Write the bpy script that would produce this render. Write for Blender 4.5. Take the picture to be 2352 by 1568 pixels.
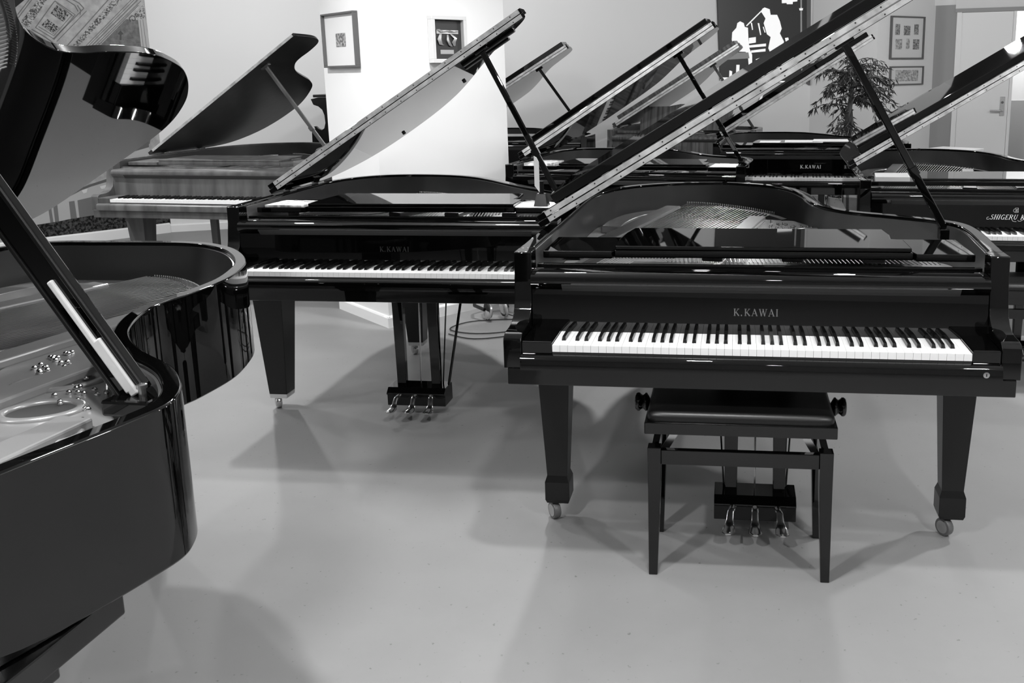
import bpy, bmesh, math, random
from mathutils import Vector, Matrix
random.seed(7)
for o in list(bpy.data.objects): bpy.data.objects.remove(o)
S = bpy.context.scene
COL = S.collection
# ------------------------------------------------------------------ camera
IW, IH = 2352.0, 1568.0
CF, CP, CR, CH, CX, CY = 2153.29, 0.199153, -0.0137655, 1.53788, 248.289, -179.006
_f = Vector((0, math.cos(CP), -math.sin(CP))); _r0 = Vector((1, 0, 0)); _u0 = _r0.cross(_f)
CRr = _r0*math.cos(CR) + _u0*math.sin(CR); CU = _u0*math.cos(CR) - _r0*math.sin(CR)
cam = bpy.data.cameras.new('camera'); camo = bpy.data.objects.new('camera', cam); COL.objects.link(camo)
cam.sensor_fit = 'HORIZONTAL'; cam.sensor_width = 36.0; cam.lens = 36.0*CF/IW
cam.shift_x = -CX/IW; cam.shift_y = CY/IW; cam.clip_start = 0.05
camo.matrix_world = Matrix(((CRr.x, CU.x, -_f.x, 0), (CRr.y, CU.y, -_f.y, 0), (CRr.z, CU.z, -_f.z, CH), (0, 0, 0, 1)))
S.camera = camo
def ray(px):
    return CRr*((px[0]-IW/2-CX)/CF) + CU*((IH/2+CY-px[1])/CF) + _f
def onplane(px, p0, n):
    d = ray(px); o = Vector((0, 0, CH)); n = Vector(n)
    return o + d*((Vector(p0)-o).dot(n)/d.dot(n))
def onY(px, y): return onplane(px, (0, y, 0), (0, 1, 0))
def onZ(px, z): return onplane(px, (0, 0, z), (0, 0, 1))
# ------------------------------------------------------------------ view, world, lights
vs = S.view_settings
S.display_settings.display_device = 'sRGB'
vs.view_transform = 'Standard'; vs.look = 'None'; vs.gamma = 1.0; vs.use_curve_mapping = False
vs.exposure = 0.0
w = bpy.data.worlds.new('world'); S.world = w; w.use_nodes = True
w.node_tree.nodes['Background'].inputs[0].default_value = (1, 1, 1, 1)
w.node_tree.nodes['Background'].inputs[1].default_value = 0.05
CEIL = 2.78
def lamp(x, y, power, r=0.065, z=CEIL-0.06):
    l = bpy.data.lights.new('ceiling_spot', 'AREA'); l.shape = 'DISK'; l.size = 2*r; l.energy = power; l.spread = math.radians(150)
    o = bpy.data.objects.new('ceiling_spot', l); COL.objects.link(o); o.location = (x, y, z)
LAMPS = [(-1.1, 1.1, 50), (1.45, 0.75, 46), (0.1, 2.2, 32), (-2.2, 4.9, 44), (3.1, 4.05, 84), (-0.35, 5.0, 46), (-4.3, 6.2, 60), (-4.3, 2.4, 46), (4.4, 1.6, 30), (0.1, -1.9, 22)]
for a in LAMPS: lamp(a[0], a[1], a[2]*.84)
# added point lights without fixtures, brightening the walls and filling shadows
def fill_light(x, y, power, z=2.45, r=.07):
    l = bpy.data.lights.new('added_fill_light', 'POINT'); l.shadow_soft_size = r; l.energy = power
    o = bpy.data.objects.new('added_fill_light', l); COL.objects.link(o); o.location = (x, y, z)
for a in [(-3.3, 7.9, 108), (-0.9, 9.0, 46), (0.9, 8.0, 58), (3.1, 8.6, 92), (-0.8, 4.5, 30), (-3.2, 3.9, 38), (2.7, 2.4, 44), (-3.2, 0.4, 45), (3.6, -.3, 60), (1.5, 6.0, 45), (4.9, 7.2, 70)]: fill_light(a[0], a[1], a[2]*.88)
# ------------------------------------------------------------------ materials
def mat(name, c, rough=0.5, metal=0.0, spec=0.5, coat=0.0, bump=None, noise=None, emit=0.0):
    m = bpy.data.materials.new(name); m.use_nodes = True; nt = m.node_tree; b = nt.nodes['Principled BSDF']
    b.inputs['Base Color'].default_value = (c, c, c, 1); b.inputs['Roughness'].default_value = rough
    b.inputs['Metallic'].default_value = metal; b.inputs['Specular IOR Level'].default_value = spec
    if coat: b.inputs['Coat Weight'].default_value = coat; b.inputs['Coat Roughness'].default_value = 0.02
    if emit: b.inputs['Emission Color'].default_value = (1, 1, 1, 1); b.inputs['Emission Strength'].default_value = emit
    if noise or bump:
        tc = nt.nodes.new('ShaderNodeTexCoord'); mp = nt.nodes.new('ShaderNodeMapping')
        nt.links.new(tc.outputs['Object'], mp.inputs['Vector'])
    if noise:   # (scale vec, detail, lo, hi, contrast lo, hi)
        sc, det, lo, hi, p0, p1 = noise
        mp.inputs['Scale'].default_value = sc
        n = nt.nodes.new('ShaderNodeTexNoise'); n.inputs['Detail'].default_value = det; n.inputs['Scale'].default_value = 1.0
        r = nt.nodes.new('ShaderNodeValToRGB'); e = r.color_ramp.elements
        e[0].position = p0; e[1].position = p1; e[0].color = (lo, lo, lo, 1); e[1].color = (hi, hi, hi, 1)
        nt.links.new(mp.outputs[0], n.inputs['Vector']); nt.links.new(n.outputs['Fac'], r.inputs[0]); nt.links.new(r.outputs[0], b.inputs['Base Color'])
    if bump:
        bs, st, dist = bump
        n2 = nt.nodes.new('ShaderNodeTexNoise'); n2.inputs['Scale'].default_value = bs; n2.inputs['Detail'].default_value = 3
        bp = nt.nodes.new('ShaderNodeBump'); bp.inputs['Strength'].default_value = st; bp.inputs['Distance'].default_value = dist
        nt.links.new(tc.outputs['Object'], n2.inputs['Vector']); nt.links.new(n2.outputs['Fac'], bp.inputs['Height']); nt.links.new(bp.outputs[0], b.inputs['Normal'])
    return m
M = {}
M['black'] = mat('polished_black', 0.0012, 0.022, spec=0.65)
M['satin'] = mat('satin_black', 0.006, 0.28, spec=0.4)
M['inner'] = mat('dark_veneer', 0.06, 0.33, spec=0.6)
M['plate'] = mat('cast_plate', 0.30, 0.27, metal=0.4)
M['board'] = mat('soundboard', 0.55, 0.35)
M['string'] = mat('steel_string', 0.6, 0.3, metal=1.0)
M['wound'] = mat('copper_wound_string', 0.45, 0.3, metal=1.0)
M['felt'] = mat('felt', 0.05, 0.95, spec=0.1)
M['ivory'] = mat('white_key', 0.86, 0.25)
M['ebony'] = mat('black_key', 0.006, 0.22)
M['brass'] = mat('polished_brass', 0.72, 0.18, metal=1.0)
M['strip'] = mat('hinge_strip', 0.72, 0.36, metal=0.55, noise=((18, 18, 18), 4, .5, .85, .35, .65))
M['letter'] = mat('inlaid_letter', 0.20, 0.35, metal=0.5)
M['letterbright'] = mat('bright_letter', 0.85, 0.35, metal=0.2)
M['letterdark'] = mat('dull_letter', 0.018, 0.4, metal=0.0)
M['walnut'] = mat('walnut_veneer', 0.2, 0.33, noise=((14, 14, 1.6), 5, 0.055, 0.135, 0.3, 0.7))
M['walnutlid'] = mat('dark_walnut_lid', 0.02, 0.28, noise=((14, 14, 1.6), 5, 0.012, 0.03, 0.3, 0.7))
M['walnutin'] = mat('walnut_inside', 0.05, 0.4)
M['petrofw'] = mat('dark_walnut', 0.05, 0.22, noise=((40, 40, 1.2), 4, 0.03, 0.12, 0.3, 0.7))
M['leather'] = mat('black_leather', 0.005, 0.40, bump=(60, 0.15, 0.002))
M['wall'] = mat('white_plaster', 0.80, 0.85, spec=0.15, bump=(9, 0.08, 0.004))
M['wallgrey'] = mat('grey_plaster', 0.42, 0.85, spec=0.15)
M['white'] = mat('white_paint', 0.84, 0.45)
M['ceil'] = mat('ceiling_paint', 0.85, 0.9, spec=0.1)
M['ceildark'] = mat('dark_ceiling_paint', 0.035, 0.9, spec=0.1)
M['paper'] = mat('paper', 0.82, 0.6)
M['paperm'] = mat('printed_paper', 0.5, 0.4, noise=((30, 30, 30), 3, 0.25, 0.85, 0.4, 0.6))
M['doorgrey'] = mat('grey_door', 0.33, 0.6)
M['frame'] = mat('picture_frame', 0.12, 0.4)
M['framelt'] = mat('pale_frame', 0.62, 0.5)
M['mount'] = mat('picture_mount', 0.72, 0.6)
M['photo'] = mat('photo_print', 0.2, 0.4, noise=((60, 60, 60), 5, 0.05, 0.45, 0.35, 0.65))
M['photolt'] = mat('photo_print_pale', 0.3, 0.4, noise=((45, 45, 45), 5, 0.18, 0.62, 0.35, 0.65))
M['ink'] = mat('dark_print', 0.030, 0.45)
M['print'] = mat('glowing_white_print', 0.92, 0.5, emit=0.45)  # emission added so the poster's white areas look blown out
M['printm'] = mat('grey_print', 0.35, 0.5)
M['leaf'] = mat('leaf', 0.035, 0.4)
M['bark'] = mat('bark', 0.09, 0.8, noise=((30, 30, 8), 4, 0.05, 0.16, 0.3, 0.7))
M['rubber'] = mat('rubber', 0.02, 0.7)
M['steel'] = mat('steel', 0.6, 0.25, metal=1.0)
M['silver'] = mat('silver_plastic', 0.62, 0.25, metal=0.7)
# mural inks
for k, c in (('m85', .60), ('m65', .40), ('m50', .26), ('m40', .15), ('m30', .11), ('m20', .07), ('m05', .015)): M[k] = mat('mural_ink_'+k, c, 0.7, spec=0.2)
M['mstone'] = mat('mural_stone', .5, .7, spec=.2, noise=((16, 16, 16), 6, .29, .40, .35, .65))
M['morn'] = mat('mural_ornament', .3, .7, spec=.2, noise=((60, 60, 60), 4, .06, .40, .42, .56))
M['mros'] = mat('mural_rosette', .15, .7, spec=.2, noise=((75, 75, 75), 3, .02, .30, .44, .58))
M['mvault'] = mat('mural_vault', .26, .7, spec=.2, noise=((30, 30, 30), 6, .10, .18, .3, .7))
M['mseat'] = mat('mural_audience', .03, .8, spec=.1, noise=((45, 45, 45), 4, .008, .075, .42, .62))
# floor: grey coated screed with faint scuffs
def floormat():
    m = mat('grey_coated_floor', .4, .5, spec=.32)
    nt = m.node_tree; b = nt.nodes['Principled BSDF']
    tc = nt.nodes.new('ShaderNodeTexCoord')
    n = nt.nodes.new('ShaderNodeTexNoise'); n.inputs['Scale'].default_value = 0.9; n.inputs['Detail'].default_value = 7; n.inputs['Roughness'].default_value = 0.62
    r = nt.nodes.new('ShaderNodeValToRGB'); e = r.color_ramp.elements
    e[0].position = .3; e[1].position = .7; e[0].color = (.215,)*3+(1,); e[1].color = (.25,)*3+(1,)
    v = nt.nodes.new('ShaderNodeTexNoise'); v.inputs['Scale'].default_value = 55; v.inputs['Detail'].default_value = 2
    r2 = nt.nodes.new('ShaderNodeValToRGB'); e2 = r2.color_ramp.elements
    e2[0].position = .69; e2[1].position = .78; e2[0].color = (1, 1, 1, 1); e2[1].color = (.55, .55, .55, 1)
    mx = nt.nodes.new('ShaderNodeMix'); mx.data_type = 'RGBA'; mx.blend_type = 'MULTIPLY'; mx.inputs[0].default_value = 1.0
    nt.links.new(tc.outputs['Object'], n.inputs['Vector']); nt.links.new(tc.outputs['Object'], v.inputs['Vector'])
    nt.links.new(n.outputs['Fac'], r.inputs[0]); nt.links.new(v.outputs['Fac'], r2.inputs[0])
    nt.links.new(r.outputs[0], mx.inputs[6]); nt.links.new(r2.outputs[0], mx.inputs[7]); nt.links.new(mx.outputs[2], b.inputs['Base Color'])
    return m
M['floor'] = floormat()
# ------------------------------------------------------------------ mesh helpers
def frame_from(t):
    t = t.normalized(); a = Vector((0, 0, 1)) if abs(t.z) < .9 else Vector((1, 0, 0))
    x = a.cross(t).normalized(); return x, t.cross(x)
class MB:
    def __init__(s): s.v = []; s.f = []
    def add(s, vs, fs):
        o = len(s.v); s.v += [tuple(p) for p in vs]; s.f += [[i+o for i in f] for f in fs]; return s
    def box(s, x0, x1, y0, y1, z0, z1):
        return s.add([(x0,y0,z0),(x1,y0,z0),(x1,y1,z0),(x0,y1,z0),(x0,y0,z1),(x1,y0,z1),(x1,y1,z1),(x0,y1,z1)],
                     [[0,3,2,1],[4,5,6,7],[0,1,5,4],[1,2,6,5],[2,3,7,6],[3,0,4,7]])
    def prism(s, poly, ax, a, b):
        mk = {'x': lambda p, t: (t, p[0], p[1]), 'y': lambda p, t: (p[0], t, p[1]), 'z': lambda p, t: (p[0], p[1], t)}[ax]
        n = len(poly); vs = [mk(p, a) for p in poly]+[mk(p, b) for p in poly]
        fs = [list(range(n))[::-1], [n+i for i in range(n)]]+[[i, (i+1) % n, n+(i+1) % n, n+i] for i in range(n)]
        return s.add(vs, fs)
    def loft(s, rings, caps=True, closed=True):
        n = len(rings[0]); vs = [p for r in rings for p in r]; fs = []
        for k in range(len(rings)-1):
            for i in range(n if closed else n-1):
                j = (i+1) % n; fs.append([k*n+i, k*n+j, (k+1)*n+j, (k+1)*n+i])
        if caps: fs += [list(range(n))[::-1], [(len(rings)-1)*n+i for i in range(n)]]
        return s.add(vs, fs)
    def tube(s, pts, r, n=6):
        pts = [Vector(p) for p in pts]; rings = []; prev = None
        for i, p in enumerate(pts):
            t = (pts[min(i+1, len(pts)-1)]-pts[max(i-1, 0)])
            if prev is None: x, y = frame_from(t)
            else:
                x = (prev - t.normalized()*prev.dot(t.normalized())).normalized(); y = t.normalized().cross(x)
            prev = x; rr = r[i] if isinstance(r, (list, tuple)) else r
            rings.append([p+x*(rr*math.cos(2*math.pi*k/n))+y*(rr*math.sin(2*math.pi*k/n)) for k in range(n)])
        return s.loft(rings)
    def bar(s, p0, p1, wx, wy, up=(0, 1, 0)):
        p0, p1 = Vector(p0), Vector(p1); t = (p1-p0).normalized(); x = Vector(up).cross(t).normalized(); y = t.cross(x)
        ring = lambda p: [p+x*(a*wx/2)+y*(b*wy/2) for a, b in ((-1,-1),(1,-1),(1,1),(-1,1))]
        return s.loft([ring(p0), ring(p1)])
    def lathe(s, prof, c, axis, n=16):
        c = Vector(c); ax = Vector(axis).normalized(); x, y = frame_from(ax); rings = []
        for r, h in prof: rings.append([c+ax*h+x*(r*math.cos(2*math.pi*k/n))+y*(r*math.sin(2*math.pi*k/n)) for k in range(n)])
        return s.loft(rings)
    def quad(s, a, b, c, d): return s.add([a, b, c, d], [[0, 1, 2, 3]])
    def mesh(s, name, m, smooth=None):
        me = bpy.data.meshes.new(name); me.from_pydata(s.v, [], s.f)
        bm = bmesh.new(); bm.from_mesh(me); bmesh.ops.recalc_face_normals(bm, faces=bm.faces); bm.to_mesh(me); bm.free()
        me.materials.append(m)
        if smooth is not None:
            me.shade_smooth(); me.set_sharp_from_angle(angle=math.radians(smooth))
        return me
    def build(s, name, m, parent=None, smooth=None, bevel=None, seg=2):
        o = bpy.data.objects.new(name, s.mesh(name, m, smooth)); COL.objects.link(o)
        if parent is not None: o.parent = parent
        if bevel:
            b = o.modifiers.new('bevel', 'BEVEL'); b.width = bevel; b.segments = seg; b.limit_method = 'ANGLE'; b.angle_limit = math.radians(40); b.harden_normals = False
        return o
def empty(name, loc, rz=0.0):
    o = bpy.data.objects.new(name, None); COL.objects.link(o); o.location = loc; o.rotation_euler = (0, 0, rz); o.empty_display_size = .1; return o
def tag(o, label, cat, group=None, kind=None):
    o['label'] = label; o['category'] = cat
    if group: o['group'] = group
    if kind: o['kind'] = kind
    return o
def struct(o, label=None):
    o['kind'] = 'structure'
    if label: o['label'] = label
    return o
def stuff(o): o['kind'] = 'stuff'; return o
def catmull(pts, n=8):
    P = [Vector((p[0], p[1])) for p in pts]; out = []
    for i in range(len(P)-1):
        p0 = P[max(i-1, 0)]; p1 = P[i]; p2 = P[i+1]; p3 = P[min(i+2, len(P)-1)]
        for k in range(n):
            t = k/n
            out.append(0.5*((2*p1)+(p2-p0)*t+(2*p0-5*p1+4*p2-p3)*t*t+(3*p1-p0-3*p2+p3)*t*t*t))
    out.append(P[-1]); return [(p.x, p.y) for p in out]
def offset(line, d):
    """offset an open polyline (bentside first, spine last) towards its inside"""
    out = []; n = len(line)
    for i, p in enumerate(line):
        a = Vector(line[max(i-1, 0)]); b = Vector(line[min(i+1, n-1)]); t = (b-a).normalized()
        nn = Vector((-t.y, t.x)); q = Vector(p)+nn*d; out.append((q.x, q.y))
    return out
# ------------------------------------------------------------------ lettering (serif strokes: x0,y0,x1,y1,width)
def st(*a): return a
GL = {
 'K': (0.80, [(.16,0,.16,1,.15),(.02,.02,.30,.02,.05),(.02,.98,.30,.98,.05),(.22,.40,.66,.97,.06),(.34,.52,.72,.03,.15),(.52,.98,.78,.98,.05),(.58,.02,.80,.02,.05)]),
 'A': (0.84, [(.10,.02,.42,.99,.06),(.40,.99,.74,.02,.15),(.22,.34,.62,.34,.05),(.0,.02,.22,.02,.05),(.60,.02,.86,.02,.05)]),
 'W': (1.12, [(.12,.98,.36,.01,.14),(.36,.01,.58,.98,.06),(.56,.98,.80,.01,.14),(.80,.01,1.02,.98,.06),(.0,.98,.26,.98,.05),(.44,.98,.68,.98,.05),(.90,.98,1.14,.98,.05)]),
 'I': (0.36, [(.17,0,.17,1,.15),(.03,.02,.31,.02,.05),(.03,.98,.31,.98,.05)]),
 '.': (0.34, [(.12,.0,.12,.15,.15)]),
 ' ': (0.45, []),
 'S': (0.62, [(.56,.82,.44,.96,.08),(.44,.96,.22,.96,.08),(.22,.96,.10,.78,.09),(.10,.78,.20,.58,.11),(.20,.58,.46,.44,.12),(.46,.44,.54,.22,.11),(.54,.22,.40,.04,.09),(.40,.04,.16,.03,.08),(.16,.03,.04,.18,.08)]),
 'H': (0.78, [(.14,0,.14,1,.13),(.62,0,.62,1,.13),(.14,.5,.62,.5,.06),(.02,.98,.26,.98,.05),(.02,.02,.26,.02,.05),(.5,.98,.74,.98,.05),(.5,.02,.74,.02,.05)]),
 'G': (0.80, [(.68,.82,.50,.97,.08),(.50,.97,.28,.95,.09),(.28,.95,.10,.70,.11),(.10,.70,.10,.32,.12),(.10,.32,.28,.05,.11),(.28,.05,.52,.04,.09),(.52,.04,.66,.16,.09),(.66,.42,.66,.02,.12),(.48,.42,.76,.42,.05)]),
 'E': (0.66, [(.14,0,.14,1,.13),(.04,.97,.56,.97,.07),(.14,.52,.46,.52,.06),(.04,.03,.58,.03,.07),(.56,.97,.56,.80,.05),(.58,.03,.58,.20,.05)]),
 'R': (0.78, [(.14,0,.14,1,.13),(.04,.97,.42,.97,.06),(.42,.97,.58,.86,.10),(.58,.86,.58,.64,.11),(.58,.64,.42,.52,.10),(.42,.52,.14,.52,.06),(.34,.52,.72,.02,.13),(.02,.02,.26,.02,.05)]),
 'U': (0.78, [(.14,.98,.14,.28,.13),(.14,.28,.26,.06,.11),(.26,.06,.48,.05,.09),(.48,.05,.60,.26,.08),(.60,.26,.60,.98,.07),(.02,.98,.26,.98,.05),(.48,.98,.72,.98,.05)]),
 'P': (0.66, [(.14,0,.14,1,.13),(.04,.97,.42,.97,.06),(.42,.97,.58,.86,.10),(.58,.86,.58,.62,.11),(.58,.62,.42,.48,.10),(.42,.48,.14,.48,.06),(.02,.02,.26,.02,.05)]),
 'T': (0.70, [(.34,0,.34,1,.13),(.02,.97,.66,.97,.07),(.02,.97,.02,.80,.05),(.66,.97,.66,.80,.05),(.22,.02,.46,.02,.05)]),
 'O': (0.82, [(.40,.98,.16,.86,.09),(.16,.86,.08,.50,.12),(.08,.50,.16,.14,.12),(.16,.14,.40,.02,.09),(.40,.02,.64,.14,.09),(.64,.14,.72,.50,.12),(.72,.50,.64,.86,.12),(.64,.86,.40,.98,.09)]),
 'F': (0.64, [(.14,0,.14,1,.13),(.04,.97,.56,.97,.07),(.14,.52,.46,.52,.06),(.02,.02,.28,.02,.05),(.56,.97,.56,.80,.05)]),
}
def stroke(mb, a, b, w, org, ex, ey, nz, h):
    a = Vector(a); b = Vector(b); t = (b-a)
    if t.length < 1e-6: return
    t.normalize(); n = Vector((-t.y, t.x))*(w/2); a2 = a-t*(w*.12); b2 = b+t*(w*.12)
    q = [a2-n, b2-n, b2+n, a2+n]
    lo = [org+ex*p.x+ey*p.y for p in q]; hi = [p+nz*h for p in lo]
    mb.add(lo+hi, [[0,1,2,3],[4,5,6,7],[0,1,5,4],[1,2,6,5],[2,3,7,6],[3,0,4,7]])
def text_mesh(txt, height, org, ex, ey, nz, gap=.16, shear=0.0, center=True, extra=None, h=.0006):
    wid = sum(GL[c][0] for c in txt)+gap*(len(txt)-1); x = -wid/2 if center else 0
    mb = MB()
    def put(x0, y0, x1, y1, wd): stroke(mb, ((x0+shear*y0)*height, y0*height), ((x1+shear*y1)*height, y1*height), wd*height, org, ex, ey, nz, h)
    for c in txt:
        for (x0, y0, x1, y1, wd) in GL[c][1]: put(x+x0, y0, x+x1, y1, wd)
        x += GL[c][0]+gap
    for e in (extra or []): put(*e)
    return mb
# ------------------------------------------------------------------ grand piano
ZK, ZR, ZB = 0.738, 0.989, 0.70
KWD = 1.2252/52
OUT_A = [(.757,.25),(.772,.45),(.784,.66),(.768,.82),(.69,.93),(.54,1.045),(.41,1.14),(.325,1.30),(.295,1.47),(.285,1.62),(.235,1.845),(.14,2.01),(-.02,2.12),(-.17,2.155),(-.35,2.13),(-.477,2.078),(-.58,2.0),(-.675,1.87),(-.735,1.68),(-.757,1.45),(-.757,.9),(-.757,.25)]
OUT_B = [(.755,.25),(.757,.42),(.752,.57),(.72,.67),(.63,.765),(.50,.885),(.36,1.055),(.21,1.255),(.06,1.415),(-.12,1.52),(-.33,1.56),(-.50,1.54),(-.62,1.46),(-.71,1.32),(-.748,1.16),(-.755,.98),(-.755,.6),(-.755,.25)]
OUT_D = [(.65,.25),(.655,.38),(.668,.437),(.683,.502),(.70,.573),(.718,.652),(.730,.726),(.717,.781),(.686,.838),(.627,.91),(.569,.96),(.475,1.025),(.381,1.113),(.309,1.215),(.255,1.343),(.243,1.441),(.253,1.53),(.248,1.702),(.195,1.881),(.145,1.979),(.07,2.081),(-.025,2.175),(-.155,2.252),(-.297,2.272),(-.541,2.259),(-.72,2.242),(-.80,2.19),(-.855,2.09),(-.888,1.93),(-.893,1.6),(-.893,.9),(-.893,.25)]
def scaled(o, ytail):
    y1 = max(p[1] for p in o); k = (ytail-.25)/(y1-.25)
    return [(p[0], .25+(p[1]-.25)*k) for p in o]
def xr_at(line, y):
    for a, b in zip(line[:-1], line[1:]):
        if a[1] <= y <= b[1] and a[0] > 0: return a[0]+(b[0]-a[0])*(y-a[1])/max(b[1]-a[1], 1e-6)
    return line[0][0]
white_key_mesh = [None]; black_key_mesh = [None]
BLK = []
for k in range(52):
    nm = 'ABCDEFG'[k % 7]
    if nm in 'ACDFG' and k < 51: BLK.append((k, {'C': -.0022, 'D': .0022, 'F': -.003, 'G': 0, 'A': .003}[nm]))
def key_white(mb, x): return mb.box(x+.0004, x+KWD-.0004, 0, .158, .717, ZK)
def key_black(mb, x):
    b = [(x-.0068,.050,ZK-.004),(x+.0068,.050,ZK-.004),(x+.0068,.157,ZK-.004),(x-.0068,.157,ZK-.004)]
    t = [(x-.0048,.0565,ZK+.0115),(x+.0048,.0565,ZK+.0115),(x+.0052,.157,ZK+.0125),(x-.0052,.157,ZK+.0125)]
    return mb.loft([b, t])
def bez(ts, *P):
    out = []
    for t in ts:
        q = [Vector(p) for p in P]
        while len(q) > 1: q = [q[i].lerp(q[i+1], t) for i in range(len(q)-1)]
        out.append(q[0])
    return out
def piano(label, pose, outline, th, yf, keys='stuff', case='black', inner='inner', flap=.47, name_txt=None, txt_mat='letter', txt_h=.0215,
          legs='taper', desk='flat', prop=None, detail=1, koff=.007, rod=False, trays=True, zr=ZR, lift=0.0, lidmat=None, rimt=.042, pinh=.026, panel=True):
    root = empty('grand_piano', (pose[0], pose[1], 0), pose[2]); tag(root, label, 'piano')
    BM, IM = M[case], M[inner]
    line = catmull(outline, 6); xr = outline[0][0]; xl = outline[-1][0]; T = rimt
    inn = offset(line, T)
    # rim -------------------------------------------------
    mb = MB(); n = len(line); rings = []
    for (a, b) in zip(line, inn): rings.append([(a[0],a[1],ZB),(b[0],b[1],ZB),(b[0],b[1],zr),(a[0],a[1],zr)])
    mb.loft(rings); mb.build('rim', BM, root, smooth=35, bevel=.004)
    inn2 = offset(line, T+.006); mb = MB()
    mb.loft([[(a[0],a[1],.78),(b[0],b[1],.78),(b[0],b[1],zr-.012),(a[0],a[1],zr-.012)] for a, b in zip(offset(line, T+.0005), inn2)]); mb.build('inner_rim', IM, root, smooth=35)
    # soundboard + plate -----------------------------------
    sb = [p for p in offset(line, T+.008)]; MB().prism(sb, 'z', .80, .835).build('soundboard', M['board'], root)
    # keybed, arms, blocks ---------------------------------
    hw = .0
    MB().box(xl+.012, xr-.012, -.006, .50, .612, .664).build('keybed', BM, root, bevel=.003)
    ai, bi = xr-.056, xl+.056
    prof = [(0,.662),(0,.742),(.004,.755),(.014,.764),(.032,.769),(.082,.771),(.112,.776),(.138,.790),(.156,.812),(.165,.842),(.170,.875),(.178,.915),(.180,zr-.003),(.183,zr),(.25,zr),(.25,.662)]
    for a, b in ((ai, xr), (xl, bi)): MB().prism(prof, 'x', a, b).build('arm', BM, root, smooth=30, bevel=.003)
    kx0 = -.6126+koff+(xl+xr)/2; kx1 = kx0+1.2252
    for a, b in ((bi, kx0-.001), (kx1+.001, ai)): MB().box(a, b, .002, .165, .664, .7475).build('key_block', BM, root, bevel=.004)
    slip = [(-.024,.664),(-.024,.694),(-.021,.702),(-.013,.708),(-.002,.711),(-.002,.664)]
    MB().prism(slip, 'x', bi, ai).build('key_slip', BM, root, smooth=35)
    # keys -------------------------------------------------
    if keys == 'full':
        if white_key_mesh[0] is None:
            white_key_mesh[0] = key_white(MB(), 0).mesh('white_key', M['ivory']); black_key_mesh[0] = key_black(MB(), 0).mesh('black_key', M['ebony'])
        for k in range(52):
            o = bpy.data.objects.new('white_key', white_key_mesh[0]); COL.objects.link(o); o.parent = root; o.location = (kx0+k*KWD, 0, 0)
        for k, d in BLK:
            o = bpy.data.objects.new('black_key', black_key_mesh[0]); COL.objects.link(o); o.parent = root; o.location = (kx0+(k+1)*KWD+d, 0, 0)
    else:
        mb = MB()
        for k in range(52): key_white(mb, kx0+k*KWD)
        stuff(mb.build('white_keys', M['ivory'], root)); mb = MB()
        for k, d in BLK: key_black(mb, kx0+(k+1)*KWD+d)
        stuff(mb.build('black_keys', M['ebony'], root))
    MB().box(kx0, kx1, .003, .16, .664, .716).build('key_frame', M['felt'], root)
    # fallboard --------------------------------------------
    fb = [(.160,.700),(.160,.742),(.168,.872),(.158,.880),(.149,.893),(.147,.905),(.151,.916),(.162,.924),(.180,.928),(.252,.929),(.252,.916),(.190,.908),(.184,.872),(.176,.742),(.176,.700)]
    f = MB().prism(fb, 'x', bi+.002, ai-.002).build('fallboard', BM, root, smooth=32)
    MB().prism([(.1675,.868),(.1675,.8725),(.1575,.8805),(.1488,.8925),(.1475,.8915),(.1565,.8785),(.1655,.868)], 'x', kx0+.005, kx1-.005).build('felt_strip', M['felt'], f)
    if name_txt:
        ey = Vector((0, .06142, .99811)); ex = Vector((1, 0, 0)); nz = Vector((0, -.99811, .06142))
        org = Vector(((kx0+kx1)/2, .160, .742))+ey*(.055)+nz*.0002
        extra = None; sh = 0; tx = name_txt; gap = .17
        if name_txt == 'SHIGERU KAWAI':
            sh = .34; gap = .10
            wid = sum(GL[c][0] for c in tx)+gap*(len(tx)-1); x0 = -wid/2
            sw = lambda pts, wd: [(a[0], a[1], b[0], b[1], wd) for a, b in zip(pts[:-1], pts[1:])]
            extra = sw([(x0+.06,.20),(x0-.25,.0),(x0-.60,.02),(x0-.72,.28),(x0-.55,.5),(x0-.35,.46)], .06)
            xr_ = x0+sum(GL[c][0]+gap for c in 'SHIGE')
            extra += sw([(xr_+.55,.2),(xr_+.95,-.30),(xr_+1.4,-.42),(xr_+1.75,-.40)], .05)
            xk = x0+sum(GL[c][0]+gap for c in 'SHIGERU ')
            extra += sw([(xk-.45,-.10),(xk-.2,-.32),(xk+.25,-.32),(xk+.72,.05)], .05)
            em = MB(); eo = org+ey*.046
            def es(pts, wd):
                for a, b in zip(pts[:-1], pts[1:]): stroke(em, a, b, wd, eo, ex, ey, nz, .0006)
            es([(-.004,.012),(.010,.012),(.0095,-.010),(-.006,-.010),(-.0125,-.006),(-.0135,0),(-.011,.006),(-.006,.0075),(-.004,.012)], .0016)
            es([(.002,.004),(-.001,.006),(-.004,.004),(-.003,0),(.0,-.003),(-.002,-.006),(-.006,-.005)], .0013)
            es([(.003,.006),(.0005,-.007)], .0013); es([(.007,.006),(.002,0),(.0075,-.007)], .0013)
            em.build('emblem', M[txt_mat], f)
        text_mesh(tx, txt_h, org, ex, ey, nz, gap=gap, shear=sh, extra=extra).build('lettering', M[txt_mat], f)
    # behind the fallboard ----------------------------------
    MB().box(bi+.002, ai-.002, .256, .276, .76, .9365).build('stretcher', BM, root, bevel=.002)
    MB().box(bi+.01, ai-.01, .30, .58, .835, .862).build('tuning_plate', M['satin'], root, bevel=.003)
    if detail:
        mb = MB()
        for k in range(86):
            x = bi+.06+(ai-bi-.12)*k/85
            for j in range(2): mb.lathe([(.003, 0), (.003, .045)], (x+j*.004, .36+.03*j+.01*(k % 3), .86), (0, 0, 1), 5)
        stuff(mb.build('tuning_pins', M['string'], root))
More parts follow.
